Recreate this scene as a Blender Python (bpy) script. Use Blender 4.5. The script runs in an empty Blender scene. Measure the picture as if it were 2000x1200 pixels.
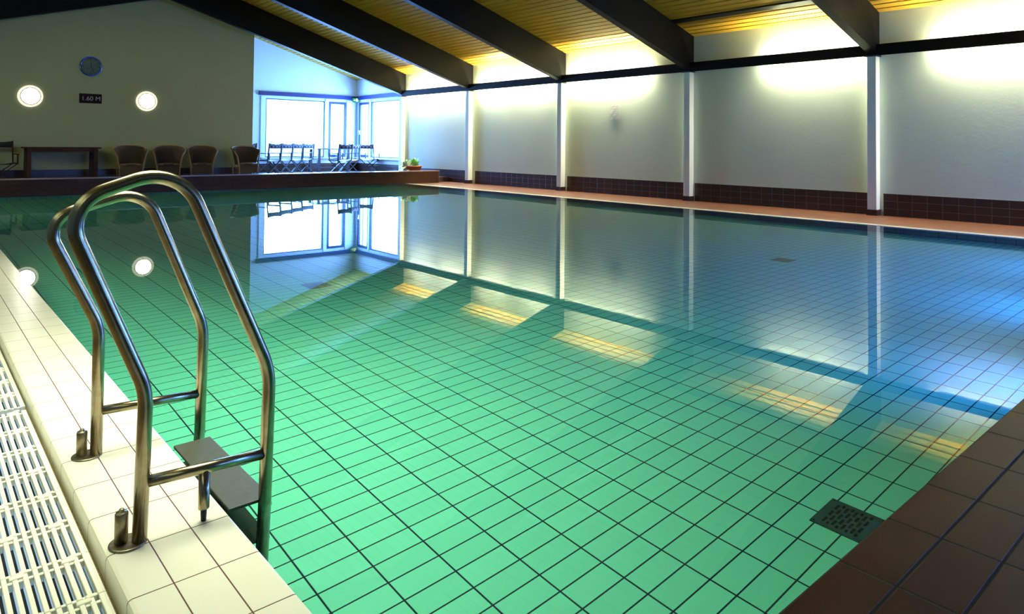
import bpy, bmesh, math, random
from mathutils import Vector, Matrix
random.seed(7)
C = bpy.context.scene
COL = C.collection
PI = math.pi
# ------------------------------------------------------------------ camera
F_PX, CX, CY = 1346.7, 961.8, 249.5
PITCH, YAW, ROLL = math.radians(1.4502), math.radians(40.3574), math.radians(0.5613)
CAM_H = 1.1597
fw = Vector((math.sin(YAW) * math.cos(PITCH), math.cos(YAW) * math.cos(PITCH), math.sin(PITCH)))
r0 = Vector((math.cos(YAW), -math.sin(YAW), 0))
u0 = r0.cross(fw)
ri = math.cos(ROLL) * r0 + math.sin(ROLL) * u0
up = -math.sin(ROLL) * r0 + math.cos(ROLL) * u0
cam = bpy.data.cameras.new('camera')
co = bpy.data.objects.new('camera', cam)
COL.objects.link(co)
M = Matrix((ri, up, -fw)).transposed().to_4x4()
M.translation = (0, 0, CAM_H)
co.matrix_world = M
cam.sensor_width = 36
cam.lens = F_PX * 36 / 2000
cam.shift_x = (1000 - CX) / 2000
cam.shift_y = (CY - 600) / 2000
cam.clip_start = 0.05
C.camera = co
# ------------------------------------------------------------------ world, exposure
w = bpy.data.worlds.new('sky'); C.world = w; w.use_nodes = True
bg = w.node_tree.nodes['Background']
SKY = (0.22, 0.50, 1.0)
bg.inputs[0].default_value = (*SKY, 1)
bg.inputs[1].default_value = 5.0
C.view_settings.view_transform = 'Standard'
C.view_settings.look = 'None'
C.view_settings.gamma = 1
C.view_settings.exposure = 0.0
cy = C.cycles
cy.max_bounces = 10; cy.diffuse_bounces = 5; cy.glossy_bounces = 5; cy.transmission_bounces = 8
cy.transparent_max_bounces = 8
cy.caustics_reflective = False; cy.caustics_refractive = True
cy.sample_clamp_indirect = 40.0
cy.blur_glossy = 0.0

def area(name, loc, direction, sy, sx, power, col, caus=True, spread=None):
    l = bpy.data.lights.new(name, 'AREA'); l.shape = 'RECTANGLE'; l.size = sx; l.size_y = sy
    l.energy = power; l.color = col
    if spread: l.spread = spread
    o = bpy.data.objects.new(name, l); COL.objects.link(o); o.location = loc
    o.rotation_euler = Vector(direction).to_track_quat('-Z', 'Y').to_euler()
    return o
BLUE = (0.16, 0.40, 1.0)
# daylight standing in the window openings of the sitting corner
area('daylight_back', (10.9, 23.55, 1.7), (0, -1, 0), 2.1, 3.3, 1700, BLUE)
area('daylight_side', (13.3, 21.6, 1.7), (-1, 0, 0), 2.1, 3.1, 1400, BLUE)
# blue daylight from an unseen window added in the right wall
area('added_daylight_near', (13.4, -1.3, 1.6), (-1, .2, -.1), 2.5, 4.2, 800, (0.06, 0.20, 1.0))
area('added_daylight_rear', (9.3, -5.3, 2.6), (0, 1, -.75), 2.2, 5.6, 620, (0.05, 0.20, 1.0), spread=1.9)  # added behind an unseen rear window, for blue on pool and rails
area('added_far_fill', (-.2, 7.2, 3.0), (-.05, .05, -1), 1.4, 1.4, 30, (1.0, 1.0, 0.66), spread=1.5)  # added out of view to brighten the far stretch of coping
# warm light bands added high on the unseen left wall
area('added_wall_light', (-2.2, 3.0, 3.2), (1, 0, -.55), 1.6, 10.0, 85, (0.84, 1.0, 0.62))
area('added_wall_light', (-2.2, 15.0, 3.4), (1, .9, 0), 1.6, 8.0, 190, (0.85, 1.0, 0.55))
area('added_overhead_light', (1.2, 3.3, 2.9), (.10, .05, -1), 2.0, 2.0, 105, (0.94, 0.96, 0.70), spread=1.75)  # added overhead out of view, lights coping and near pool floor

# ------------------------------------------------------------------ mesh helpers
def quad_box(bm, x0, x1, y0, y1, z0, z1):
    vs = [bm.verts.new(p) for p in ((x0,y0,z0),(x1,y0,z0),(x1,y1,z0),(x0,y1,z0),(x0,y0,z1),(x1,y0,z1),(x1,y1,z1),(x0,y1,z1))]
    for f in ((0,3,2,1),(4,5,6,7),(0,1,5,4),(1,2,6,5),(2,3,7,6),(3,0,4,7)):
        bm.faces.new([vs[i] for i in f])
    return vs
def obox(bm, c, size, rot=None):
    """box of a size around c, turned by a 3x3 matrix"""
    vs = quad_box(bm, -size[0]/2, size[0]/2, -size[1]/2, size[1]/2, -size[2]/2, size[2]/2)
    for v in vs:
        p = v.co.copy()
        if rot is not None: p = rot @ p
        v.co = p + Vector(c)
    return vs
def bar(bm, a, b, w, t, upv=(0, 0, 1)):
    """rectangular bar from a to b, w across, t along upv"""
    a = Vector(a); b = Vector(b); d = (b - a); L = d.length; d.normalize()
    s = d.cross(Vector(upv)); 
    if s.length < 1e-4: s = d.cross(Vector((1, 0, 0)))
    s.normalize(); n = s.cross(d)
    R = Matrix((d, s, n)).transposed()
    return obox(bm, (a + b) / 2, (L, w, t), R)
def prism(bm, pts, axis, a0, a1):
    """extrude a 2-D outline along an axis"""
    def P(u, v, a):
        return {'x': (a, u, v), 'y': (u, a, v), 'z': (u, v, a)}[axis]
    A = [bm.verts.new(P(u, v, a0)) for u, v in pts]
    B = [bm.verts.new(P(u, v, a1)) for u, v in pts]
    bm.faces.new(A); bm.faces.new(B[::-1])
    n = len(pts)
    for i in range(n):
        bm.faces.new((A[i], B[i], B[(i+1) % n], A[(i+1) % n]))
def fillet(pts, r, n=8):
    pts = [Vector(p) for p in pts]
    if isinstance(r, (int, float)): r = [r] * len(pts)
    out = [pts[0]]
    for i in range(1, len(pts) - 1):
        p, a, b = pts[i], pts[i-1], pts[i+1]
        da = (a - p); db = (b - p)
        k = min(r[i], da.length * .49, db.length * .49)
        A = p + da.normalized() * k; B = p + db.normalized() * k
        for j in range(n + 1):
            t = j / n
            # rational quadratic: close to a circular arc
            ang = da.angle(db); wgt = math.sin(ang / 2)
            d = (1-t)**2 + 2*wgt*t*(1-t) + t*t
            out.append(((1-t)**2 * A + 2*wgt*t*(1-t) * p + t*t * B) / d)
    out.append(pts[-1])
    return out
def tube(bm, path, r, seg=14, cap=True, closed=False):
    path = [Vector(p) for p in path]
    n = len(path)
    rr = r if isinstance(r, (list, tuple)) else [r] * n
    rings = []; prev = None
    for i in range(n):
        if closed: d = path[(i+1) % n] - path[i-1]
        else: d = (path[min(i+1, n-1)] - path[max(i-1, 0)])
        d.normalize()
        if prev is None:
            s = d.cross(Vector((0, 0, 1)))
            if s.length < 1e-3: s = d.cross(Vector((0, 1, 0)))
        else:
            s = prev - d * prev.dot(d)
        s.normalize(); prev = s; t = d.cross(s)
        rings.append([bm.verts.new(path[i] + rr[i] * (math.cos(2*PI*k/seg) * s + math.sin(2*PI*k/seg) * t)) for k in range(seg)])
    for i in range(n if closed else n - 1):
        a, b = rings[i], rings[(i+1) % n]
        for k in range(seg):
            f = bm.faces.new((a[k], a[(k+1) % seg], b[(k+1) % seg], b[k])); f.smooth = True
    if cap and not closed:
        bm.faces.new(rings[0][::-1]); bm.faces.new(rings[-1])
def lathe(bm, c, prof, axis='z', seg=32, smooth=True):
    """prof: (radius, height) list turned around an axis through c"""
    c = Vector(c); rings = []
    for r, h in prof:
        ring = []
        for k in range(seg):
            a = 2*PI*k/seg; u, v = r*math.cos(a), r*math.sin(a)
            p = {'z': (u, v, h), 'y': (u, h, v), 'x': (h, u, v)}[axis]
            ring.append(bm.verts.new(c + Vector(p)))
        rings.append(ring)
    for a, b in zip(rings, rings[1:]):
        for k in range(seg):
            f = bm.faces.new((a[k], a[(k+1) % seg], b[(k+1) % seg], b[k])); f.smooth = smooth
    bm.faces.new(rings[0][::-1]); bm.faces.new(rings[-1])
def obj(name, bm, mat, parent=None, bevel=0, segs=2):
    bmesh.ops.recalc_face_normals(bm, faces=bm.faces)
    me = bpy.data.meshes.new(name); bm.to_mesh(me); bm.free()
    o = bpy.data.objects.new(name, me); COL.objects.link(o)
    me.materials.append(mat)
    if parent: o.parent = parent
    if bevel:
        m = o.modifiers.new('bevel', 'BEVEL'); m.width = bevel; m.segments = segs; m.limit_method = 'ANGLE'
        m.harden_normals = False
    return o
def new(): return bmesh.new()
def box(name, mat, x0, x1, y0, y1, z0, z1, parent=None, bevel=0):
    bm = new(); quad_box(bm, x0, x1, y0, y1, z0, z1)
    return obj(name, bm, mat, parent, bevel)
def tag(o, label=None, cat=None, group=None, kind=None):
    if label: o['label'] = label
    if cat: o['category'] = cat
    if group: o['group'] = group
    if kind: o['kind'] = kind
    return o
def thing(name, label, cat, loc=(0, 0, 0), rz=0, group=None):
    o = bpy.data.objects.new(name, None); COL.objects.link(o)
    o.location = loc; o.rotation_euler = (0, 0, rz); o.empty_display_size = .05
    return tag(o, label, cat, group)
def struct(o, label=None):
    o['kind'] = 'structure'
    if label: o['label'] = label
    return o
def copy_thing(src, loc, rz, label, group=None):
    r = src.copy(); COL.objects.link(r); r.location = loc; r.rotation_euler = (0, 0, rz); r['label'] = label
    if group: r['group'] = group
    for ch in list(src.children):
        c = ch.copy(); COL.objects.link(c); c.parent = r
        for g in list(ch.children):
            d = g.copy(); COL.objects.link(d); d.parent = c
    return r

# ------------------------------------------------------------------ materials
def mat(name, col=(.5, .5, .5), rough=.5, metal=0, spec=.5):
    m = bpy.data.materials.new(name); m.use_nodes = True
    b = m.node_tree.nodes['Principled BSDF']
    b.inputs['Base Color'].default_value = (*col, 1); b.inputs['Roughness'].default_value = rough
    b.inputs['Metallic'].default_value = metal; b.inputs['Specular IOR Level'].default_value = spec
    return m
class NT:
    def __init__(s, m): s.m = m; s.t = m.node_tree; s.b = s.t.nodes['Principled BSDF']
    def n(s, typ, **k):
        nd = s.t.nodes.new(typ)
        for a, v in k.items(): setattr(nd, a, v)
        return nd
    def l(s, a, b): s.t.links.new(a, b)
    def math(s, op, a, b=None, c=None):
        nd = s.n('ShaderNodeMath', operation=op)
        for i, v in enumerate((a, b, c)):
            if v is None: continue
            if isinstance(v, (int, float)): nd.inputs[i].default_value = v
            else: s.l(v, nd.inputs[i])
        return nd.outputs[0]
    def mix(s, fac, a, b):
        nd = s.n('ShaderNodeMix', data_type='RGBA')
        for sock, v in ((nd.inputs[0], fac), (nd.inputs[6], a), (nd.inputs[7], b)):
            if isinstance(v, (int, float)): sock.default_value = v
            elif isinstance(v, tuple): sock.default_value = (*v, 1)
            else: s.l(v, sock)
        return nd.outputs[2]
    def noise(s, scale, detail=3, vec=None, rough=.5):
        nd = s.n('ShaderNodeTexNoise'); nd.inputs['Scale'].default_value = scale; nd.inputs['Detail'].default_value = detail
        nd.inputs['Roughness'].default_value = rough
        if vec is not None: s.l(vec, nd.inputs['Vector'])
        return nd
    def bump(s, h, strength, dist=.01):
        nd = s.n('ShaderNodeBump'); nd.inputs['Strength'].default_value = strength; nd.inputs['Distance'].default_value = dist
        s.l(h, nd.inputs['Height']); s.l(nd.outputs[0], s.b.inputs['Normal']); return nd
def xyz(T):
    g = T.n('ShaderNodeNewGeometry'); sp = T.n('ShaderNodeSeparateXYZ'); T.l(g.outputs['Position'], sp.inputs[0])
    return g, sp.outputs
def tiles(name, ax, pitch, phase, grout, ca, cb, cg, rough=.3, bumpd=.002, offset=False, spec=.5, streak=0, grough=.8):
    """tile grid on world axes ax (two of 0,1,2): ca/cb the tile tones, cg the joint"""
    m = mat(name, rough=rough, spec=spec); T = NT(m); g, P = xyz(T)
    def cell(i, ph):
        return T.math('DIVIDE', T.math('SUBTRACT', P[ax[i]], ph), pitch[i])
    v = cell(1, phase[1]); fv = T.math('FLOOR', v)
    u = cell(0, phase[0])
    if offset:
        u = T.math('ADD', u, T.math('MULTIPLY', T.math('MODULO', T.math('ABSOLUTE', fv), 2.0), .5))
    fu = T.math('FLOOR', u)
    ru = T.math('SUBTRACT', u, fu); rv = T.math('SUBTRACT', v, fv)
    du = T.math('MULTIPLY', T.math('MINIMUM', ru, T.math('SUBTRACT', 1.0, ru)), pitch[0])
    dv = T.math('MULTIPLY', T.math('MINIMUM', rv, T.math('SUBTRACT', 1.0, rv)), pitch[1])
    gw = grout if isinstance(grout, tuple) else (grout, grout)
    def edge(d, wd):
        mr = T.n('ShaderNodeMapRange'); T.l(d, mr.inputs[0])
        mr.inputs[1].default_value = wd / 2 * .7; mr.inputs[2].default_value = wd / 2 * 1.3
        return mr.outputs[0]
    e = T.math('MULTIPLY', edge(du, gw[0]), edge(dv, gw[1]))
    cmb = T.n('ShaderNodeCombineXYZ'); T.l(fu, cmb.inputs[0]); T.l(fv, cmb.inputs[1])
    wn = T.n('ShaderNodeTexWhiteNoise', noise_dimensions='2D'); T.l(cmb.outputs[0], wn.inputs['Vector'])
    no = T.noise(9, 4, g.outputs['Position'])
    f = T.math('ADD', T.math('MULTIPLY', wn.outputs['Value'], .6), T.math('MULTIPLY', no.outputs[0], .4))
    tc = T.mix(f, ca, cb)
    c = T.mix(e, cg, tc)
    T.l(c, T.b.inputs['Base Color'])
    T.l(T.math('ADD', T.math('MULTIPLY', T.math('SUBTRACT', 1.0, e), grough - rough), rough), T.b.inputs['Roughness'])
    if bumpd: T.bump(e, .6, bumpd)
    return m
WALLC = (.62, .58, .46)
def plaster(name, col, bump=.4, sc=14):
    m = mat(name, col, .85, spec=.2); T = NT(m); g, P = xyz(T)
    n1 = T.noise(sc, 6, g.outputs['Position'], .6); n2 = T.noise(1.1, 3, g.outputs['Position'])
    T.bump(n1.outputs[0], bump, .006)
    T.l(T.mix(T.math('MULTIPLY', n2.outputs[0], .5), col, tuple(c * .84 for c in col)), T.b.inputs['Base Color'])
    return m
m_plaster = plaster('plaster_white', (.64, .74, .63))
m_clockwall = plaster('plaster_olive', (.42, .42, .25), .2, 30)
m_back = plaster('plaster_corner', (.74, .80, .88), .1, 30)
m_white = mat('white_paint', (.76, .80, .72), .6, spec=.3)
m_black = mat('dark_painted_steel', (.012, .012, .014), .38)
m_beam = mat('dark_stained_timber', (.014, .012, .010), .55, spec=.12)
T = NT(m_beam); g, P = xyz(T); mp = T.n('ShaderNodeMapping'); mp.inputs['Scale'].default_value = (1.5, 30, 30); T.l(g.outputs['Position'], mp.inputs[0])
no = T.noise(2, 5, mp.outputs[0]); T.l(T.mix(no.outputs[0], (.0025, .003, .003), (.008, .007, .005)), T.b.inputs['Base Color'])
m_pine = mat('pine_boards', (.55, .30, .07), .45); T = NT(m_pine); g, P = xyz(T)
mp = T.n('ShaderNodeMapping'); mp.inputs['Scale'].default_value = (12, .8, 12); T.l(g.outputs['Position'], mp.inputs[0])
no = T.noise(2, 5, mp.outputs[0]); T.l(T.mix(no.outputs[0], (.68, .41, .035), (.48, .26, .022)), T.b.inputs['Base Color'])
m_gap = mat('dark_felt', (.015, .010, .004), .95)
# pool: floor grid, side walls
FT = ((.225, .1059), (1.138, 2.371))
m_pool = tiles('pool_floor_tiles', (0, 1), *FT, (.0075, .0065), (.27, .78, .56), (.31, .85, .62), (.004, .012, .03), .4, 0)
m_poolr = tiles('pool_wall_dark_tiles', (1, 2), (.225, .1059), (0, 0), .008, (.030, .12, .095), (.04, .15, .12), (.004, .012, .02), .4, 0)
m_poolx = tiles('pool_side_tiles_x', (1, 2), (.225, .1059), (0, 0), .006, (.25, .74, .55), (.3, .8, .6), (.004, .012, .03), .4, 0)
m_pooly = tiles('pool_side_tiles_y', (0, 2), (.225, .1059), (1.138, 0), .006, (.25, .74, .55), (.3, .8, .6), (.004, .012, .03), .4, 0)
m_coping = tiles('white_coping_tiles', (0, 1), (.1152, .2412), (.4465, 2.1706), .0038, (.75, .75, .62), (.79, .78, .66), (.10, .035, .008), .22, .002)
m_terra = tiles('terracotta_deck', (0, 1), (.225, .24), (11.31, .1), .008, (.11, .032, .016), (.16, .055, .028), (.22, .16, .11), .42)
m_ledge = tiles('brown_ledge_tiles', (0, 1), (.2382, .1034), (.912 + .2382, .592), .0065, (.048, .012, .0025), (.064, .018, .004), (.030, .024, .006), .45, .003, spec=.12)
m_ledgef = tiles('brown_ledge_face_tiles', (0, 2), (.2382, .122), (.912, 0), .006, (.040, .016, .008), (.060, .024, .012), (.03, .02, .014), .45, spec=.12)
m_ledgex = tiles('brown_ledge_end_tiles', (1, 2), (.2382, .122), (17.1, 0), .006, (.16, .05, .025), (.22, .07, .04), (.09, .06, .04), .35)
m_waintile = tiles('brown_wainscot_tiles', (1, 2), (.225, .127), (4.75, 0.002), .0065, (.030, .011, .010), (.046, .018, .016), (.12, .09, .075), .30)
m_waintiley = tiles('brown_wainscot_tiles_back', (0, 2), (.225, .127), (4.75, 0.002), .0065, (.030, .011, .010), (.046, .018, .016), (.12, .09, .075), .30)
m_lounge = tiles('lounge_floor_tiles', (0, 1), (.24, .24), (0, 0), .006, (.05, .022, .016), (.07, .03, .02), (.05, .04, .03), .4)
m_concrete = mat('gutter_concrete', (.20, .15, .07), .9); T = NT(m_concrete); g, P = xyz(T); no = T.noise(90, 6, g.outputs['Position'])
T.l(T.mix(no.outputs[0], (.08, .055, .02), (.42, .33, .17)), T.b.inputs['Base Color']); T.bump(no.outputs[0], .5, .004)
m_wet_shade = mat('shaded_wet_channel', (.012, .010, .006), .5)  # wet gutter bottom, shade under the grating put into its colour
m_plastic = mat('white_grate_plastic', (.80, .80, .70), .4, spec=.3)
m_steel = mat('brushed_stainless_steel', (.60, .56, .48), .2, 1.0); T = NT(m_steel); g, P = xyz(T)
mp = T.n('ShaderNodeMapping'); mp.inputs['Scale'].default_value = (60, 260, 25); T.l(g.outputs['Position'], mp.inputs[0])
no = T.noise(6, 5, mp.outputs[0], .65); T.l(T.math('ADD', T.math('MULTIPLY', no.outputs[0], .22), .12), T.b.inputs['Roughness']); T.bump(no.outputs[0], .12, .0006)
n2 = T.noise(22, 5, g.outputs['Position'], .7); T.l(T.mix(n2.outputs[0], (.17, .125, .065), (.50, .43, .30)), T.b.inputs['Base Color'])
m_steelold = mat('stained_steel', (.30, .26, .17), .38, 1.0); T = NT(m_steelold); g, P = xyz(T); no = T.noise(70, 6, g.outputs['Position'])
T.l(T.mix(no.outputs[0], (.10, .08, .04), (.42, .37, .26)), T.b.inputs['Base Color']); T.bump(no.outputs[0], .3, .001)
m_tread = mat('worn_grey_tread', (.05, .05, .04), .5); T = NT(m_tread); g, P = xyz(T); no = T.noise(60, 6, g.outputs['Position'])
T.l(T.mix(no.outputs[0], (.03, .036, .022), (.065, .075, .048)), T.b.inputs['Base Color'])
m_rubber = mat('black_rubber', (.01, .01, .01), .6)
m_drain = mat('drain_steel', (.10, .14, .12), .35, .9)
m_hole = mat('black_recess', (.003, .004, .006), .9)
m_rattan = mat('rattan_cane', (.24, .12, .04), .4); T = NT(m_rattan); g, P = xyz(T); no = T.noise(60, 3, g.outputs['Position'])
T.l(T.mix(no.outputs[0], (.22, .10, .03), (.36, .19, .07)), T.b.inputs['Base Color'])
m_weave = mat('woven_wicker', (.09, .055, .035), .6); T = NT(m_weave); tc = T.n('ShaderNodeTexCoord')
wv = T.n('ShaderNodeTexWave'); wv.bands_direction = 'Z'; wv.inputs['Scale'].default_value = 28; wv.inputs['Distortion'].default_value = 1; T.l(tc.outputs['Object'], wv.inputs[0])
T.l(T.mix(wv.outputs['Fac'], (.05, .028, .016), (.14, .085, .05)), T.b.inputs['Base Color']); T.bump(wv.outputs['Fac'], .6, .01)
m_dwood = mat('dark_brown_wood', (.045, .018, .010), .6, spec=.15); T = NT(m_dwood); tc = T.n('ShaderNodeTexCoord'); no = T.noise(8, 4, tc.outputs['Object'])
T.l(T.mix(no.outputs[0], (.03, .012, .007), (.075, .03, .016)), T.b.inputs['Base Color'])
m_navy = mat('navy_black_frame', (.014, .014, .03), .45)
m_canvas = mat('checked_dark_canvas', (.05, .05, .09), .8); T = NT(m_canvas); tc = T.n('ShaderNodeTexCoord')
ch = T.n('ShaderNodeTexChecker'); ch.inputs['Scale'].default_value = 14; T.l(tc.outputs['Object'], ch.inputs[0])
T.l(T.mix(ch.outputs['Fac'], (.025, .025, .06), (.22, .22, .30)), T.b.inputs['Base Color'])
m_canvasd = mat('plain_dark_canvas', (.012, .010, .012), .85)
m_seatw = mat('pale_canvas', (.62, .64, .66), .8)
m_frame = mat('window_frame_blue', (.010, .014, .12), .4)
m_framew = mat('window_frame_white', (.75, .80, .82), .4)
m_clay = mat('terracotta_planter', (.45, .12, .05), .6)
m_leaf = mat('fresh_green_leaf', (.20, .50, .12), .5)
m_leafp = mat('pale_variegated_leaf', (.55, .72, .55), .5)
m_leafd = mat('dark_green_leaf', (.03, .16, .08), .5)
def emis(name, col, st):
    m = bpy.data.materials.new(name); m.use_nodes = True; t = m.node_tree; t.nodes.clear()
    e = t.nodes.new('ShaderNodeEmission'); e.inputs[0].default_value = (*col, 1); e.inputs[1].default_value = st
    o = t.nodes.new('ShaderNodeOutputMaterial'); t.links.new(e.outputs[0], o.inputs[0]); return m
m_tube = emis('fluorescent_glow', (1.0, .94, .64), 820)
m_globe = emis('lamp_glass_glow', (1.0, .97, .86), 26)
m_rim = emis('lamp_rim_glow', (1.0, .93, .70), 1.1)
m_glass = bpy.data.materials.new('window_glass'); m_glass.use_nodes = True; t = m_glass.node_tree; t.nodes.clear()
tr = t.nodes.new('ShaderNodeBsdfTransparent'); gl = t.nodes.new('ShaderNodeBsdfGlossy'); gl.inputs['Roughness'].default_value = .02
lw = t.nodes.new('ShaderNodeLayerWeight'); fp_ = t.nodes.new('ShaderNodeMath'); fp_.operation = 'POWER'; fp_.inputs[1].default_value = 4
t.links.new(lw.outputs['Facing'], fp_.inputs[0]); fr = t.nodes.new('ShaderNodeMath'); fr.operation = 'MULTIPLY_ADD'; fr.inputs[1].default_value = .6; fr.inputs[2].default_value = .03; t.links.new(fp_.outputs[0], fr.inputs[0])
mx = t.nodes.new('ShaderNodeMixShader'); ou = t.nodes.new('ShaderNodeOutputMaterial')
t.links.new(fr.outputs[0], mx.inputs[0]); t.links.new(tr.outputs[0], mx.inputs[1]); t.links.new(gl.outputs[0], mx.inputs[2]); t.links.new(mx.outputs[0], ou.inputs[0])
m_water = bpy.data.materials.new('pool_water'); m_water.use_nodes = True; t = m_water.node_tree; t.nodes.clear()
rf = t.nodes.new('ShaderNodeBsdfRefraction'); rf.inputs['IOR'].default_value = 1.333; rf.inputs['Roughness'].default_value = 0.0
rf.inputs['Color'].default_value = (.76, 1, .95, 1)
gl = t.nodes.new('ShaderNodeBsdfGlossy'); gl.inputs['Roughness'].default_value = 0.0
fr = t.nodes.new('ShaderNodeFresnel'); fr.inputs[0].default_value = 1.333
mx = t.nodes.new('ShaderNodeMixShader')
t.links.new(fr.outputs[0], mx.inputs[0]); t.links.new(rf.outputs[0], mx.inputs[1]); t.links.new(gl.outputs[0], mx.inputs[2])
ou = t.nodes.new('ShaderNodeOutputMaterial'); t.links.new(mx.outputs[0], ou.inputs[0])

# ------------------------------------------------------------------ room
XR, YB, YF, XL, YE = 13.0, 23.26, 20.78, -2.4, -4.5
LZ = .15                      # sitting area floor
PD = -.825                    # pool depth
PX0, PX1, PY0, PY1 = .790, 11.2, .592, 17.1
def roof(x): return 3.56 + .305 * (XR - x) if x > 5.3 else 3.56 + .305 * (XR - 5.3) - .305 * (5.3 - x)
# pool
bm = new(); quad_box(bm, PX0 - .1, PX1 + .1, PY0 - .1, PY1 + .1, PD - .1, PD)
pf = struct(obj('floor_pool', bm, m_pool), 'green tiled pool floor under the water')
pw = [struct(box('wall_pool_left', m_poolx, PX0 - .15, PX0, PY0, PY1, PD, .0)),
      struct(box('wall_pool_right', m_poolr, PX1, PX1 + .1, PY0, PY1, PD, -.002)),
      struct(box('wall_pool_near', m_pooly, PX0, PX1, PY0 - .12, PY0, PD, .0)),
      struct(box('wall_pool_far', m_pooly, PX0, PX1, PY1, PY1 + .12, PD, .0))]
bm = new()
vs = [bm.verts.new(p) for p in ((PX0, PY0, 0), (PX1, PY0, 0), (PX1, PY1, 0), (PX0, PY1, 0))]; bm.faces.new(vs)
me = bpy.data.meshes.new('pool_water'); bm.to_mesh(me); bm.free(); water = bpy.data.objects.new('pool_water', me); COL.objects.link(water); me.materials.append(m_water)
struct(water, 'still clear green water filling the tiled pool')
# left coping with rounded outer edge
bm = new()
prof = [(.450, -.12), (.450, -.007), (.4535, .002), (.462, .005), (.783, .005), (.788, .0035), (.790, -.001), (.790, -.12)]
prism(bm, prof, 'y', -2.0, 17.0)
struct(obj('trim_1', bm, m_coping), 'raised white tiled pool coping along the ladder side')
# right deck and its pale edge
struct(box('floor', m_terra, PX1 + .10, XR, YE, 17.1, -.1, 0.0), 'orange terracotta tiled walkway beside the wall')
struct(box('floor_lounge_side', m_terra, 12.42, XR, 17.1, 19.4, -.1, 0.0))
struct(box('trim_2', mat('pale_grey_edge', (.40, .40, .36), .5), PX1 - .015, PX1 + .17, PY0, 17.1, -.12, .004), 'white edge strip of the pool at the walkway')
struct(box('floor_lounge', m_lounge, XL, XR, 17.4, YB, 0.0, LZ), 'dark floor of the sitting area')
# ledges: far one before the sitting area, near one at the camera
struct(box('wall_ledge_far', m_ledgef, XL, 12.40, 17.1, 17.40, -.05, .346), 'low brown tiled wall between pool and sitting area')
struct(box('trim_3', mat('ledge_cap_tiles', (.30, .16, .12), .25), XL, 12.42, 17.085, 17.42, .346, .366), 'tiled top of the low wall at the far end')
struct(box('wall_ledge_end', m_ledgex, 12.40, 12.415, 17.1, 17.4, 0.0, .346))
struct(box('wall_ledge_near', m_ledge, .9, 11.3, -1.2, PY0, -.05, .366, bevel=.004), 'raised reddish brown tiled ledge at the near end of the pool')
# left side floor and gutter
bm = new(); quad_box(bm, XL, .185, YE, 17.1, -.16, -.05)
struct(obj('floor_left', bm, m_concrete), 'brownish gutter edge beside the white grating')
struct(box('floor_gutter', m_wet_shade, .185, .45, -2, 17.1, -.30, -.26), 'bottom of the overflow gutter')
struct(box('trim_4', m_concrete, .437, .45, -2, 17.1, -.26, -.066), 'rough gutter wall beside the coping')
struct(box('floor_behind', m_ledge, XL, XR, YE, -1.2, -.1, .02))
struct(box('floor_near_left', m_ledge, .79, .9, -1.2, .592, -.1, .02))
# walls
struct(box('wall_right', m_plaster, XR, XR + .2, .85, 20.02, -.1, 3.75), 'white plaster wall with five lit bays')
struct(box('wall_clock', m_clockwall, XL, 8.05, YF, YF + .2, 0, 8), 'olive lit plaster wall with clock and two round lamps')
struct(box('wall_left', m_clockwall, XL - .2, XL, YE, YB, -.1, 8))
def wall_with_holes(name, axis, at, th, a0, a1, z0, z1, holes, m, label=None):
    """wall slab with rectangular openings (a-range, z-range)"""
    bm = new(); xs = sorted({a0, a1, *[h[0] for h in holes], *[h[1] for h in holes]}); zs = sorted({z0, z1, *[h[2] for h in holes], *[h[3] for h in holes]})
    for xa, xb in zip(xs, xs[1:]):
        run = None
        for za, zb in zip(zs, zs[1:]):
            mx_, mz = (xa + xb) / 2, (za + zb) / 2
            if any(h[0] < mx_ < h[1] and h[2] < mz < h[3] for h in holes):
                if run: cells.append(run)
                run = None; continue
            if axis == 'y': quad_box(bm, xa, xb, at, at + th, za, zb)
            else: quad_box(bm, at, at + th, xa, xb, za, zb)
        cells = []
    bmesh.ops.remove_doubles(bm, verts=bm.verts, dist=1e-5)
    return struct(obj(name, bm, m), label)
BW = [(9.46, 11.68, .66, 2.71), (11.84, 12.55, .66, 2.71)]
SW = [(20.12, 22.20, .66, 2.71), (22.30, 23.08, .66, 2.71)]
wall_with_holes('wall_back', 'y', YB, .2, 5.5, XR + .2, 0, 6.2, BW, m_back, 'bright back wall of the window corner')
wall_with_holes('wall_corner', 'x', XR, .2, 20.02, YB, 0, 3.75, SW, m_back, 'short wall of the window corner')
NW = [(-3.2, .75, .35, 2.75)]
wall_with_holes('wall_right_near', 'x', XR, .2, YE, .85, -.1, 3.75, NW, m_plaster)
struct(box('wall_alcove_left', m_back, 5.3, 5.5, YF + .2, YB, 0, 6.2))
# brown tile skirting
for i, (a, b) in enumerate([(-4.4, .9)] + [(4.75 + 3.77 * (k - 5) + .17, 4.75 + 3.77 * (k - 4)) for k in range(4, 9)]):
    a2 = a; b2 = b
    struct(box('baseboard_right.%03d' % i if i else 'baseboard_right', m_waintile, XR - .02, XR, max(a2, -4.4), b2, 0, .383))
struct(box('baseboard_corner', m_waintile, XR - .02, XR, 20.05, YB, LZ, .44)); struct(box('baseboard_back', m_waintiley, 5.5, XR - .02, YB - .02, YB, LZ, .44))
struct(box('baseboard_clock', m_waintiley, XL, 8.05, YF - .02, YF, LZ, .42), 'dark tile skirting under the clock wall')
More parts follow.
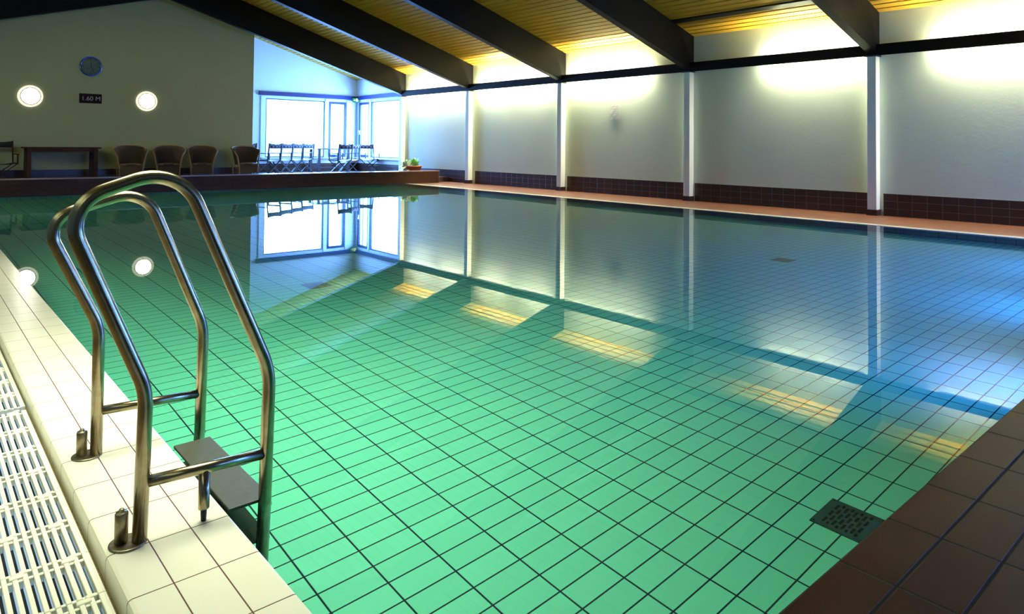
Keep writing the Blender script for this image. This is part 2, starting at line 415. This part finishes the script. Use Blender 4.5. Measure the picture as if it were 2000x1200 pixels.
# window sills, frames, glass
def window(idx, axis, a0, a1, z0, z1, at, th, mf, fw_=.05, split=(), label=''):
    o = bpy.data.objects.new('window_%d' % idx, None); COL.objects.link(o)
    o.location = ((a0 + a1) / 2, at, z0) if axis == 'y' else (at, (a0 + a1) / 2, z0)
    struct(o, label)
    def B(bm, a, b, c, d, t0, t1):
        if axis == 'y': quad_box(bm, a - o.location.x, b - o.location.x, t0, t1, c - z0, d - z0)
        else: quad_box(bm, t0, t1, a - o.location.y, b - o.location.y, c - z0, d - z0)
    bm = new()
    B(bm, a0, a0 + fw_, z0, z1, 0, th); B(bm, a1 - fw_, a1, z0, z1, 0, th)
    B(bm, a0 + fw_, a1 - fw_, z0, z0 + fw_, 0, th); B(bm, a0 + fw_, a1 - fw_, z1 - fw_, z1, 0, th)
    for s_ in split: B(bm, s_ - fw_ / 2, s_ + fw_ / 2, z0 + fw_, z1 - fw_, 0, th)
    obj('window_frame', bm, mf, o)
    bm = new(); B(bm, a0 + fw_, a1 - fw_, z0 + fw_, z1 - fw_, th * .45, th * .45 + .006); obj('pane', bm, m_glass, o)
    return o
window(1, 'y', *BW[0], YB + .02, .07, m_frame, .035, (), 'large window of the far corner, widest pane')
window(2, 'y', *BW[1], YB + .0, .07, m_frame, .09, (), 'narrow dark framed window beside the wide pane')
window(3, 'x', *SW[0], XR + .02, .07, m_frame, .035, (), 'large side window behind the flower bowl')
w4 = window(4, 'x', *SW[1], XR + .0, .07, m_frame, .09, (), 'narrow dark framed casement at the corner')
bm = new(); quad_box(bm, -.03, -.0, .28, .31, .85, 1.0); quad_box(bm, -.05, -.03, .28, .31, .93, 1.0); obj('handle', bm, m_framew, w4)
RW = [(6.4, 12.2, .4, 2.6)]
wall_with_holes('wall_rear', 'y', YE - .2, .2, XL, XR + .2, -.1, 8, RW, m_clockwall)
window(6, 'y', *RW[0], YE - .15, .07, m_framew, .05, (8.3, 10.3), 'unseen daylight windows added behind the near end')  # rear windows out of view, added to let in blue daylight
window(5, 'x', *NW[0], XR + .05, .07, m_framew, .05, (-1.8, -.5), 'unseen daylight window added past the lit bays')  # window out of view, added as the source of blue side light
bm = new(); quad_box(bm, 9.3, XR - .02, YB - .10, YB, .60, .655); struct(obj('trim_5', bm, m_framew), 'white window sill of the back windows')
bm = new(); quad_box(bm, XR - .10, XR, 20.1, YB - .10, .60, .655); struct(obj('trim_6', bm, m_framew), 'white window sill of the side windows')
for i, (a, b) in enumerate([(9.28, 9.44), (11.70, 11.82), (12.57, 12.9)]):
    struct(box('trim_%d' % (7 + i), m_framew, a, b, YB - .03, YB, .66, 2.78))
struct(box('trim_10', m_framew, XR - .03, XR, 22.215, 22.285, .66, 2.78))
# outside: pale terrace the windows look on to
struct(box('ground_outside', mat('pale_ground', (.7, .72, .7), .9), -10, 40, YB + .5, 60, -.4, -.3))
# headers
struct(box('trim_11', m_frame, 9.2, XR, YB - .07, YB, 2.81, 2.945), 'blue header beam over the back windows')
struct(box('trim_12', m_frame, XR - .09, XR, 20.0, YB - .07, 2.81, 2.945), 'blue header beam over the side windows')
# ceiling boards
def slab(bm, xa, xb, th, ya, yb, drop=0):
    za, zb = roof(xa) - drop, roof(xb) - drop
    prism(bm, [(xa, za), (xb, zb), (xb, zb + th), (xa, za + th)], 'y', ya, yb)
bm = new(); slab(bm, 5.3, XR + .2, .1, YE, YB + .2, -.06)
prism(bm, [(XL - .2, roof(XL - .2) + .06), (5.3, roof(5.3) + .06), (5.3, roof(5.3) + .13), (XL - .2, roof(XL - .2) + .13)], 'y', YE, YB + .2)
struct(obj('ceiling', bm, m_gap), 'dark backing above the board ceiling')
bm = new(); x = XR - .005; pitch = .155
k = 0
while x > -2.2:
    if k not in (8, 9) or True:
        slab(bm, x - .122, x, .022, YE, YB)
    x -= pitch; k += 1
struct(obj('ceiling_boards', bm, m_pine), 'sloping yellow pine board ceiling with dark gaps')
# columns, beams, fascia
YCOL = [4.75 + 3.77 * (k - 5) for k in range(3, 11)]
YC = {n: 4.80 + 3.77 * (5 - n) for n in range(-1 + 1, 8)}
names = {1: 'white wall column at the window corner', 2: 'white wall column beside the end of the low wall, second from the windows',
         3: 'white wall column left of the paper notice', 4: 'white wall column right of the paper notice',
         5: 'white wall column nearest the camera', 6: 'white wall column'}
bn = {0: 'dark roof beam', 1: 'dark sloping roof beam over the window corner', 2: 'dark sloping roof beam, second from the windows', 3: 'dark sloping roof beam left of the paper notice',
      4: 'dark sloping roof beam right of the paper notice', 5: 'dark sloping roof beam nearest the camera', 6: 'dark roof beam', 7: 'dark roof beam'}
COLS = {1: 19.90, 2: 16.22, 3: 12.38, 4: 8.56, 5: 4.81, 6: 1.04, 7: -2.73}
def beambot(x): return 2.85 + .295 * (12.87 - x)
for n, y in COLS.items():
    if n != 7:
        c = box('column', m_white, 12.84, XR, y, y + .15, .10, 2.79, bevel=.004)
        struct(c, names[n])
        box('column_base', m_waintile, 12.825, XR, y - .012, y + .162, 0, .10, parent=c)
        bm = new(); quad_box(bm, 12.80, XR, y - .03, y + .18, 2.775, 2.80); obj('column_cap', bm, m_black, c)
    bm = new()
    xt = 5.3 if n > 0 else 5.3
    prism(bm, [(XR, beambot(XR)), (XR, roof(XR)), (5.3, roof(5.3)), (5.3, beambot(5.3))], 'y', y, y + .16)
    if y < YF:
        prism(bm, [(5.3, beambot(5.3)), (5.3, roof(5.3)), (XL, roof(XL)), (XL, roof(XL) - .7)], 'y', y, y + .16)
    struct(obj('beam', bm, m_beam), bn[n])
struct(box('trim_13', m_beam, 12.85, 12.88, YE, 19.9, 2.79, 2.985), 'long dark light valance running along the right wall')
# dark rail set in the ceiling
for i, (ya, yb, xx, wd) in enumerate([(4.97, 8.56, 12.28, .13)]):
    bm = new(); slab(bm, xx - wd, xx, .03, ya, yb, .03); tag(obj('track_rail', bm, m_black), 'black rail fixed across the yellow ceiling boards', 'rail')

# ------------------------------------------------------------------ fluorescent lamps behind the valance
def strip(y0, y1, label):
    o = thing('fluorescent_lamp', label, 'lamp', (12.935, (y0 + y1) / 2, 2.86), 0, 'strip lamps behind the valance')
    L = (y1 - y0) / 2
    bm = new(); quad_box(bm, .03, .06, -L, L, -.03, .03); obj('housing', bm, m_white, o)
    bm = new(); tube(bm, [(0, -L + .03, .01), (0, L - .03, .01)], .014, 8); obj('lamp_tube', bm, m_tube, o)
for a, b, wh in [(16.5, 17.9, 'near half of the farthest lit bay'), (18.1, 19.6, 'far half of the farthest lit bay'),
                (12.75, 14.2, 'near half of the second bay from the windows'), (14.4, 15.9, 'far half of the second bay from the windows'),
                (9.75, 12.2, 'far part of the bay with the paper notice'), (5.1, 6.9, 'bay between the two columns nearest the camera'),
                (1.4, 3.9, 'bay cut by the right picture edge')]:
    strip(a, b, 'glowing strip lamp behind the dark valance, ' + wh)

# ------------------------------------------------------------------ unseen underwater lamps, added as a guessed source of the blue light
def added_pool_lamp(x, y, z, d, power, col, wh):   # on the near pool side, facing away
    o = thing('added_underwater_lamp', 'added unseen underwater lamp below the near brown ledge, ' + wh, 'lamp', (x, y, z), 0, 'added underwater lamps')
    bm = new(); lathe(bm, (0, 0, 0), [(.14, .0), (.14, .02), (.11, .03), (.105, .01)], 'y', 32); obj('added_lamp_ring', bm, m_steel, o)
    l = area('added_pool_light', (x, y + .05, z), d, .22, .22, power, col, spread=2.4)
for lx, pw_, wh in ((5.0, 28, 'farthest from the walkway'), (7.2, 62, 'in the middle of three'), (9.4, 95, 'closest to the walkway')): added_pool_lamp(lx, PY0, -.30, (.05, 1, 0), pw_, (.03, .20, 1.0), wh)

# ------------------------------------------------------------------ clock wall things
def wall_lamp(x, z, label):
    o = thing('wall_lamp', label, 'lamp', (x, YF, z), 0, 'round wall lamps')
    bm = new(); lathe(bm, (0, 0, 0), [(.27, 0), (.275, -.03), (.262, -.055), (.232, -.066), (.205, -.06)], 'y', 48); obj('lamp_rim', bm, m_rim, o)
    bm = new(); lathe(bm, (0, 0, 0), [(.205, -.05), (.2, -.072), (.15, -.092), (.08, -.102), (.01, -.105)], 'y', 48); obj('lamp_glass', bm, m_globe, o)
    bm = new(); tube(bm, [(.209 * math.cos(a), -.070, .209 * math.sin(a)) for a in [2*PI*i/48 for i in range(48)]], .010, 6, closed=True); obj('ring', bm, m_black, o)
    return o
wall_lamp(2.356, 2.28, 'glowing round wall lamp above the small table')
wall_lamp(5.053, 2.282, 'glowing round wall lamp above the wicker armchairs')
ck = thing('wall_clock', 'round blue rimmed wall clock above the depth sign', 'clock', (3.675, YF, 3.135))
bm = new(); lathe(bm, (0, 0, 0), [(.262, 0), (.262, -.045), (.25, -.055), (.232, -.05), (.23, -.02)], 'y', 48); obj('clock_rim', bm, mat('blue_chrome', (.10, .16, .65), .12, 1.0), ck)
m_dial = mat('clock_dial', (.10, .15, .12), .5, spec=.2)
bm = new(); lathe(bm, (0, 0, 0), [(.231, 0), (.231, -.022)], 'y', 48); obj('dial', bm, m_dial, ck)
m_ink = mat('clock_black', (.008, .010, .012), .4)
for k in range(12):
    bm = new(); a = PI / 6 * k; R_ = Matrix.Rotation(a, 3, 'Y'); L_ = .045 if k % 3 == 0 else .03
    obox(bm, R_ @ Vector((0, -.024, .19)), (.016 if k % 3 == 0 else .01, .003, L_), R_); obj('hour_mark', bm, m_ink, ck)
for nm, a, L_, w_ in (('hour_hand', 5, .13, .016), ('minute_hand', 155, .19, .011)):
    R_ = Matrix.Rotation(math.radians(a), 3, 'Y'); bm = new(); obox(bm, R_ @ Vector((0, -.03, L_ / 2 - .02)), (w_, .004, L_), R_); obj(nm, bm, m_ink, ck)
def text(name, body, size, loc, rot, m, parent, ext=.002, font=None, sx=1):
    cu = bpy.data.curves.new(name, 'FONT'); cu.body = body; cu.size = size; cu.extrude = ext; cu.align_x = 'CENTER'; cu.align_y = 'CENTER'
    o = bpy.data.objects.new(name, cu); COL.objects.link(o); o.location = loc; o.rotation_euler = rot; o.scale = (sx, 1, 1)
    me = bpy.data.meshes.new_from_object(o); me.materials.clear(); me.materials.append(m)
    bpy.data.objects.remove(o); o = bpy.data.objects.new(name, me); COL.objects.link(o); o.location = loc; o.rotation_euler = rot; o.scale = (sx, 1, 1)
    o.parent = parent; return o
sg = thing('depth_sign', 'small dark sign reading 1.60 M under the clock', 'sign', (3.69, YF, 2.288))
bm = new(); quad_box(bm, -.262, .262, -.018, 0, -.125, .125); obj('sign_board', bm, mat('dark_maroon_board', (.022, .008, .010), .6, spec=.1), sg, .004)
text('lettering', '1.60 M', .155, (0.01, -.02, -.005), (PI / 2, 0, 0), mat('sign_letters', (.45, .40, .38), .5), sg, .001, sx=1.05)
# paper notice
m_print = mat('grey_print', (.42, .47, .42), .6)
pn = thing('paper_notice', 'crinkled sheet of paper on the white wall, between two columns', 'notice', (XR, 10.72, 1.985))
bm = new(); NX, NZ = 8, 12; gv = {}
for i in range(NX + 1):
    for j in range(NZ + 1):
        gv[i, j] = bm.verts.new((-.012 - .005 * abs(math.sin(i * .7 + j * .55)) * (i / NX), -.135 + .27 * i / NX, -.18 + .36 * j / NZ))
for i in range(NX):
    for j in range(NZ): bm.faces.new((gv[i, j], gv[i+1, j], gv[i+1, j+1], gv[i, j+1]))
po = obj('sheet', bm, mat('plastic_paper', (.70, .72, .68), .25), pn); po.modifiers.new('s', 'SOLIDIFY').thickness = .001
for z, a, b in ((.13, -.09, .09), (.07, -.08, .06), (.02, -.08, .08), (-.03, -.08, -.01), (-.12, .03, .09)):
    bm = new(); quad_box(bm, -.027, -.0255, a, b, z - .006, z + .006); obj('printed_line', bm, m_print, pn)

# ------------------------------------------------------------------ furniture
# wicker tub armchair, faces -Y
def make_wicker(label, loc, rz):
    o = thing('wicker_armchair', label, 'armchair', loc, rz, 'wicker armchairs along the clock wall')
    # rim: front legs rise and run round the back as one cane
    W, D_, H = .385, .28, .905
    def rim(t):   # t -1..1 around the back
        a = t * PI / 2 * 1.0
        return Vector((W * math.sin(a), D_ * math.cos(a) * 1.0 - .02, H - .10 * abs(t) ** 2.2 * 1.0))
    path = [Vector((-.27, -.26, 0)), Vector((-.28, -.27, .30)), Vector((-.33, -.25, .60)), Vector((-.395, -.16, .765))]
    path += [rim(-1 + 2 * i / 18) for i in range(19)]
    path += [Vector((.395, -.16, .765)), Vector((.33, -.25, .60)), Vector((.28, -.27, .30)), Vector((.27, -.26, 0))]
    bm = new(); tube(bm, path, .021, 10); obj('cane_rim', bm, m_rattan, o)
    # woven shell
    bm = new(); N = 22; rows = []
    for j, f in enumerate((0, .25, .5, .75, 1.0)):
        row = []
        for i in range(N + 1):
            t = -1 + 2 * i / N; top = rim(t)
            if abs(t) > .82: top.y -= (abs(t) - .82) * .9; 
            bot = Vector((.27 * math.sin(t * PI / 2), .24 * math.cos(t * PI / 2) - .02 - (abs(t) - .82) * .9 * (abs(t) > .82), .40))
            p = bot.lerp(top, f); row.append(bm.verts.new(p))
        rows.append(row)
    for a, b in zip(rows, rows[1:]):
        for i in range(N):
            fc = bm.faces.new((a[i], a[i+1], b[i+1], b[i])); fc.smooth = True
    sh = obj('woven_back', bm, m_weave, o); md = sh.modifiers.new('s', 'SOLIDIFY'); md.thickness = .018
    bm = new(); lathe(bm, (0, -.03, .40), [(.27, -.03), (.285, 0), (.27, .03), (.0001, .035)], 'z', 28); obj('seat', bm, m_weave, o)
    bm = new(); tube(bm, [(-.27, -.26, .40), (0, -.275, .40), (.27, -.26, .40)], .018, 8); obj('seat_rail', bm, m_rattan, o)
    bm = new(); quad_box(bm, -.25, .25, -.262, -.25, .14, .38); obj('apron', bm, m_weave, o)
    for s in (-1, 1):
        bm = new(); tube(bm, [(.25 * s, .20, 0), (.27 * s, .19, .40)], .018, 8); obj('leg', bm, m_rattan, o)
    return o
WY = 20.15
wk = make_wicker('wicker armchair next to the small table, standing apart', (4.52, WY, LZ), -.05)
copy_thing(wk, (5.50, WY, LZ), -.30, 'wicker armchair touching its neighbour, under the right wall lamp')
copy_thing(wk, (6.36, WY, LZ), -.22, 'wicker armchair, third from the small table')
copy_thing(wk, (7.58, WY, LZ), .08, 'wicker armchair at the wall corner by the bright windows')
# small table
tb = thing('side_table', 'dark wooden table standing against the clock wall', 'table', (2.98, 20.2, LZ))
bm = new(); quad_box(bm, -.82, .82, -.34, .34, .82, .855); obj('tabletop', bm, m_dwood, tb, .006)
bm = new()
for a in ((-.72, .72, -.30, -.28), (-.72, .72, .28, .30), (-.74, -.72, -.28, .28), (.72, .74, -.28, .28)): quad_box(bm, *a, .74, .82)
obj('apron', bm, m_dwood, tb)
for sx in (-1, 1):
    for sy in (-1, 1):
        bm = new(); vs = quad_box(bm, sx * .71 - .045, sx * .71 + .045, sy * .27 - .045, sy * .27 + .045, 0, .82); obj('leg', bm, m_dwood, tb, .006)
# folding canvas chair, faces -Y
def make_dir(label, loc, rz, fabric, frame, seatm, group, name='folding_chair'):
    o = thing(name, label, 'chair', loc, rz, group)
    for s in (-1, 1):
        bm = new(); bar(bm, (.27 * s, .24, .46), (.26 * s, .30, 1.0), .03, .035, (0, 1, 0)); obj('back_post', bm, frame, o, .004)
        bm = new(); bar(bm, (.27 * s, -.26, .68), (.27 * s, .26, .68), .05, .022); obj('armrest', bm, frame, o, .004)
        bm = new(); bar(bm, (.27 * s, -.23, .46), (.27 * s, -.23, .68), .03, .035, (0, 1, 0)); obj('arm_post', bm, frame, o, .004)
        bm = new(); bar(bm, (.27 * s, -.26, .46), (.27 * s, .26, .46), .03, .035); obj('seat_rail', bm, frame, o, .004)
        bm = new(); bar(bm, (.27 * s, -.26, .015), (.27 * s, .26, .015), .03, .03); obj('foot_rail', bm, frame, o, .004)
    for y in (-.22, .22):
        for s in (-1, 1):
            bm = new(); bar(bm, (.27 * s, y, .015), (-.27 * s, y + .018 * s, .46), .018, .035, (0, 1, 0)); obj('leg', bm, frame, o)
    # sagging slings
    bm = new(); N = 12; top = []; bot = []
    for i in range(N + 1):
        t = -1 + 2 * i / N; sag = .035 * (1 - t * t)
        top.append(bm.verts.new((.265 * t, .30 + sag, .995 - sag * .9))); bot.append(bm.verts.new((.265 * t, .275 + sag, .84)))
    for i in range(N): f = bm.faces.new((top[i], top[i+1], bot[i+1], bot[i])); f.smooth = True
    so = obj('backrest', bm, fabric, o); so.modifiers.new('s', 'SOLIDIFY').thickness = .008
    bm = new(); A = []; B = []
    for i in range(N + 1):
        t = -1 + 2 * i / N; z = .475 - .04 * (1 - t * t); A.append(bm.verts.new((.265 * t, -.23, z))); B.append(bm.verts.new((.265 * t, .23, z)))
    for i in range(N): f = bm.faces.new((A[i], A[i+1], B[i+1], B[i])); f.smooth = True
    so = obj('seat', bm, seatm, o); so.modifiers.new('s', 'SOLIDIFY').thickness = .008
    return o
make_dir('dark folding chair cut by the picture edge beside the small table', (1.75, 20.1, LZ), .1, m_canvasd, m_dwood, m_canvasd, 'folding chairs', 'folding_chair')
dc = make_dir('folding chair with checked back by the wide window, nearest the clock wall', (8.65, 21.0, LZ), 3.54, m_canvas, m_navy, m_seatw, 'folding chairs round the far table')
for x, y, rz, lb in [(9.25, 21.5, 3.62, 'folding chair with checked back, second from the clock wall corner'),
                     (9.86, 22.0, 3.60, 'folding chair with checked back, third from the clock wall corner'),
                     (10.5, 22.55, 3.48, 'folding chair with checked back drawn up to the end of the dark table'),
                     (10.98, 20.7, 3.30, 'folding chair before the dark table, left one of the touching pair'),
                     (11.55, 21.2, 3.42, 'folding chair before the dark table, right one of the touching pair'),
                     (12.68, 21.7, 2.2, 'pale looking folding chair turned towards the side window')]:
    copy_thing(dc, (x, y, LZ), rz, lb)
dt = thing('dining_table', 'long dark table in the bright window corner', 'table', (11.62, 22.72, LZ), 0)
bm = new(); quad_box(bm, -.66, .66, -.4, .4, .80, .835); obj('tabletop', bm, m_navy, dt, .005)
for sx in (-1, 1):
    for sy in (-1, 1):
        bm = new(); quad_box(bm, sx * .57 - .05, sx * .57 + .05, sy * .33 - .04, sy * .33 + .04, 0, .80); obj('leg', bm, m_navy, dt)
bm = new(); quad_box(bm, -.57, .57, -.015, .015, .12, .17); obj('stretcher', bm, m_navy, dt)
# low bench table at the corner of the clock wall, with a chair behind it
st = thing('low_table', 'low dark table beside the clock wall corner', 'table', (9.0, 22.4, LZ))
bm = new(); quad_box(bm, -.45, .45, -.2, .2, .40, .43); obj('tabletop', bm, m_navy, st)
for sx in (-1, 1):
    for sy in (-1, 1):
        bm = new(); bar(bm, (sx * .42, sy * .17, 0), (sx * .34, sy * .15, .40), .035, .035, (0, 1, 0)); obj('leg', bm, m_navy, st)
copy_thing(dc, (8.1, 21.6, LZ), 3.3, 'folding chair half hidden behind the clock wall corner')
# exit sign
ex = thing('exit_sign', 'small green emergency exit sign in the window corner', 'sign', (12.88, YB - .16, 2.80), -PI / 4)
bm = new(); quad_box(bm, -.13, .13, -.02, .02, -.08, .08); obj('sign_board', bm, emis('exit_green', (.05, .55, .30), .8), ex)
bm = new(); quad_box(bm, .0, .085, -.024, -.02, -.055, .055); bar(bm, (-.10, -.022, 0), (-.03, -.022, 0), .003, .02); bar(bm, (-.05, -.022, .03), (-.02, -.022, 0), .003, .02); bar(bm, (-.05, -.022, -.03), (-.02, -.022, 0), .003, .02)
obj('door_symbol', bm, emis('exit_white', (.8, 1, .9), 1.3), ex)
# plants
def leaf(bm, base, tip, w_, droop=.0, n=5):
    base = Vector(base); tip = Vector(tip); d = tip - base; s = d.cross(Vector((0, 0, 1)))
    if s.length < 1e-4: s = Vector((1, 0, 0))
    s.normalize(); L = []; R_ = []
    for i in range(n + 1):
        t = i / n; p = base.lerp(tip, t) + Vector((0, 0, droop * 4 * t * (1 - t) ** .8 * (1 if t < 1 else 0)))
        ww = w_ * math.sin(PI * min(.98, t * .9 + .08))
        L.append(bm.verts.new(p + s * ww / 2)); R_.append(bm.verts.new(p - s * ww / 2))
    for i in range(n): f = bm.faces.new((L[i], L[i+1], R_[i+1], R_[i])); f.smooth = True
pl = thing('potted_plant', 'terracotta bowl of green leafy plants on the walkway corner', 'plant', (12.42, 18.6, 0))
bm = new(); lathe(bm, (0, 0, 0), [(.20, .22), (.24, .24), (.31, .44), (.34, .445), (.34, .475), (.30, .475), (.28, .43), (.01, .43)], 'z', 32); obj('bowl', bm, m_clay, pl)
bm = new(); lathe(bm, (0, 0, 0), [(.18, 0), (.18, .02), (.09, .04), (.09, .2), (.2, .222)], 'z', 24); obj('stand', bm, m_clay, pl)
rnd = random.Random(3)
for nm, mm, cnt, cx_, h_ in (('leaves', m_leaf, 70, .08, .30), ('pale_leaves', m_leafp, 60, -.16, .26)):
    bm = new()
    for i in range(cnt):
        a = rnd.uniform(0, 2 * PI); r_ = rnd.uniform(.03, .20); b = Vector((cx_ + .1 * rnd.uniform(-1, 1), rnd.uniform(-.12, .12), .43))
        tp = b + Vector((r_ * math.cos(a) * 1.2, r_ * math.sin(a), rnd.uniform(.08, h_)))
        if nm == 'pale_leaves' and i % 3 == 0: tp = b + Vector((-rnd.uniform(.1, .32), rnd.uniform(-.15, .1), rnd.uniform(-.28, .05)))
        leaf(bm, b, tp, rnd.uniform(.05, .09), .04)
    lo = obj(nm, bm, mm, pl)
fp = thing('potted_palm', 'arching fronds of a plant showing past the clock wall edge', 'plant', (8.15, 22.75, LZ))
bm = new(); lathe(bm, (0, 0, 0), [(.14, 0), (.19, .30), (.2, .32), (.17, .32), (.15, .29), (.01, .29)], 'z', 24); obj('pot', bm, m_clay, fp)
bm = new(); tube(bm, [(0, 0, .28), (.02, 0, .8), (0, .02, 1.32)], .02, 8); obj('stem', bm, m_leafd, fp)
bm = new()
for i in range(22):
    a = i * 2.4; L_ = rnd.uniform(.3, .42); zt = rnd.uniform(-.25, .25)
    leaf(bm, (0, 0, 1.28), (L_ * math.cos(a), L_ * math.sin(a), 1.30 + zt), .04, .08, 7)
obj('fronds', bm, m_leafd, fp)

# ------------------------------------------------------------------ floor drains of the pool
def drain(x, y, label):
    o = thing('floor_drain', label, 'drain', (x, y, PD), 0, 'square drains in the pool floor')
    W = .108
    bm = new(); quad_box(bm, -W, W, -W, W, .0, .0035); obj('recess', bm, m_hole, o)
    # plate with slots: bars between staggered slots
    bm = new(); z0, z1 = .004, .009
    quad_box(bm, -W, -W + .022, -W, W, z0, z1); quad_box(bm, W - .022, W, -W, W, z0, z1)
    quad_box(bm, -W + .022, W - .022, -W, -W + .035, z0, z1); quad_box(bm, -W + .022, W - .022, W - .035, W, z0, z1)
    # three staggered rows of slots running along x
    a0, a1 = -W + .022, W - .022; b0, b1 = -W + .035, W - .035; nr = 8; ph = (b1 - b0) / nr
    for r in range(nr):
        yy = b0 + ph * r
        quad_box(bm, a0, a1, yy, yy + ph * .42, z0, z1)
        sh_ = (.0 if r % 2 else .5)
        nb = 3; pw_ = (a1 - a0) / nb
        for q in range(nb + 1):
            xx = a0 + pw_ * (q + sh_) - .006
            quad_box(bm, max(a0, xx - .004), min(a1, xx + .014), yy + ph * .42, yy + ph, z0, z1)
    obj('slotted_plate', bm, m_drain, o)
    for sx in (-1, 1):
        for sy in (-1, 1):
            bm = new(); lathe(bm, (sx * (W - .012), sy * (W - .012), .009), [(.004, 0), (.004, .0015)], 'z', 10); obj('screw', bm, m_hole, o)
drain(2.963, 1.223, 'slotted steel drain on the pool floor by the near ledge')
drain(2.973, 6.040, 'slotted steel drain in the middle of the pool floor')
drain(7.745, 3.911, 'dark square drain on the pool floor near the walkway')

# ------------------------------------------------------------------ pool ladder
ld = thing('pool_ladder', 'stainless steel pool ladder with two tall curved handrails', 'ladder', (.7, 2.54, .005))
O = Vector((.7, 2.54, .005))
def rail(y, pts, rads, barz, barx, tip, foot):
    h = bm = new()
    P = [Vector((x, y, z)) - O for x, z in pts]
    tube(bm, fillet(P, rads, 10), .0205, 20); r = obj('handrail', bm, m_steel, ld)
    r.location = (0, 0, 0)
    bm = new(); tube(bm, [Vector((barx[0], y, barz[0])) - O, Vector((barx[1], y, barz[1])) - O], .0165, 16); obj('cross_bar', bm, m_steel, r)
    fx = foot
    bm = new(); lathe(bm, Vector((fx - .028, y + .012, .005)) - O, [(.050, .0), (.050, .004), (.046, .006)], 'z', 28)
    obj('base_flange', bm, m_steelold, r)
    bm = new(); lathe(bm, Vector((fx - .043, y + .022, .005)) - O, [(.018, .005), (.018, .086), (.0155, .091), (.007, .092), (.007, .099), (.0005, .100)], 'z', 20); obj('anchor_post', bm, m_steelold, r)
    if tip:
        bm = new(); X_ = Vector((tip, y, 0)) - O
        tube(bm, fillet([(X_.x, X_.y, .155), (X_.x, X_.y, .045), (X_.x, X_.y, .038)], .005, 3), .0165, 16); obj('spacer_leg', bm, m_steel, r)
        bm = new(); lathe(bm, (X_.x, X_.y, 0), [(.008, .001), (.009, .02), (.009, .038)], 'z', 14); obj('rubber_tip', bm, m_rubber, r)
    bm = new(); xe = pts[-1][0]
    bar(bm, Vector((xe + .012, y, -.03)) - O, Vector((xe + .034, y, -.03)) - O, .008, .008); bar(bm, Vector((xe + .032, y, -.035)) - O, Vector((xe + .032, y, -.015)) - O, .008, .008); obj('bracket', bm, m_steelold, r)
    return r
rail(2.19, [(.540, .005), (.549, .435), (.326, .985), (.630, 1.092), (.919, .42), (.897, -.74)], [0, .05, .11, .13, .06, 0], (.172, .155), (.548, .905), .719, .540)
rail(2.893, [(.560, .005), (.560, .475), (.373, .880), (.706, .980), (.935, .415), (.915, -.74)], [0, .05, .10, .11, .06, 0], (.164, .148), (.562, .92), None, .560)
for k, z in enumerate((0.008, -.26, -.52)):
    s_ = None
    bm = new(); quad_box(bm, .800 - O.x, .935 - O.x, 2.20 - O.y, 2.885 - O.y if k else 2.79 - O.y, z - .012 - O.z, z - O.z)
    obj('tread', bm, m_tread, ld, .002)

# ------------------------------------------------------------------ overflow gutter grating
def grate_run(y0, n, xoff, label):
    o = thing('gutter_grate', label, 'grate', (.321 + xoff, y0, -.05), 0, 'white gutter gratings')
    P_ = .2335; x0, x1 = -.113, .106; nb = 9; pw_ = (x1 - x0) / nb
    first = None
    for k in range(n):
        bm = new(); ya, yb = k * P_, (k + 1) * P_
        for q in range(nb + 1):
            xx = x0 + pw_ * q
            quad_box(bm, xx - .0062, xx + .0062, ya + .001, yb - .001, -.026, 0)
        # cross ribs in short offset pieces, one at each end of the row
        for q in range(nb):
            xa = x0 + pw_ * q + .0062; xb = xa + pw_ - .0124
            quad_box(bm, xa, xb, ya + .002, ya + .014, -.026, -.003); quad_box(bm, xa, xb, yb - .036, yb - .024, -.026, -.003)
        quad_box(bm, x0 - .012, x0 - .0048, ya + .001, yb - .001, -.03, 0); quad_box(bm, x1 + .0048, x1 + .012, ya + .001, yb - .001, -.03, 0)
        s = obj('grate_panel', bm, m_plastic, o, .0015, 1)
        for cx_ in (-.055, .068):
            bm = new(); quad_box(bm, cx_ - .022, cx_ + .012, yb - .026, yb - .008, -.012, .003); quad_box(bm, cx_ + .002, cx_ + .026, yb - .008, yb + .006, -.012, .003)
            obj('clip', bm, m_plastic, s, .0015, 1)
grate_run(1.17, 11, 0, 'white plastic gutter grate beside the ladder feet')
grate_run(3.79, 16, .004, 'white plastic gutter grate past the joint, farther from the camera')
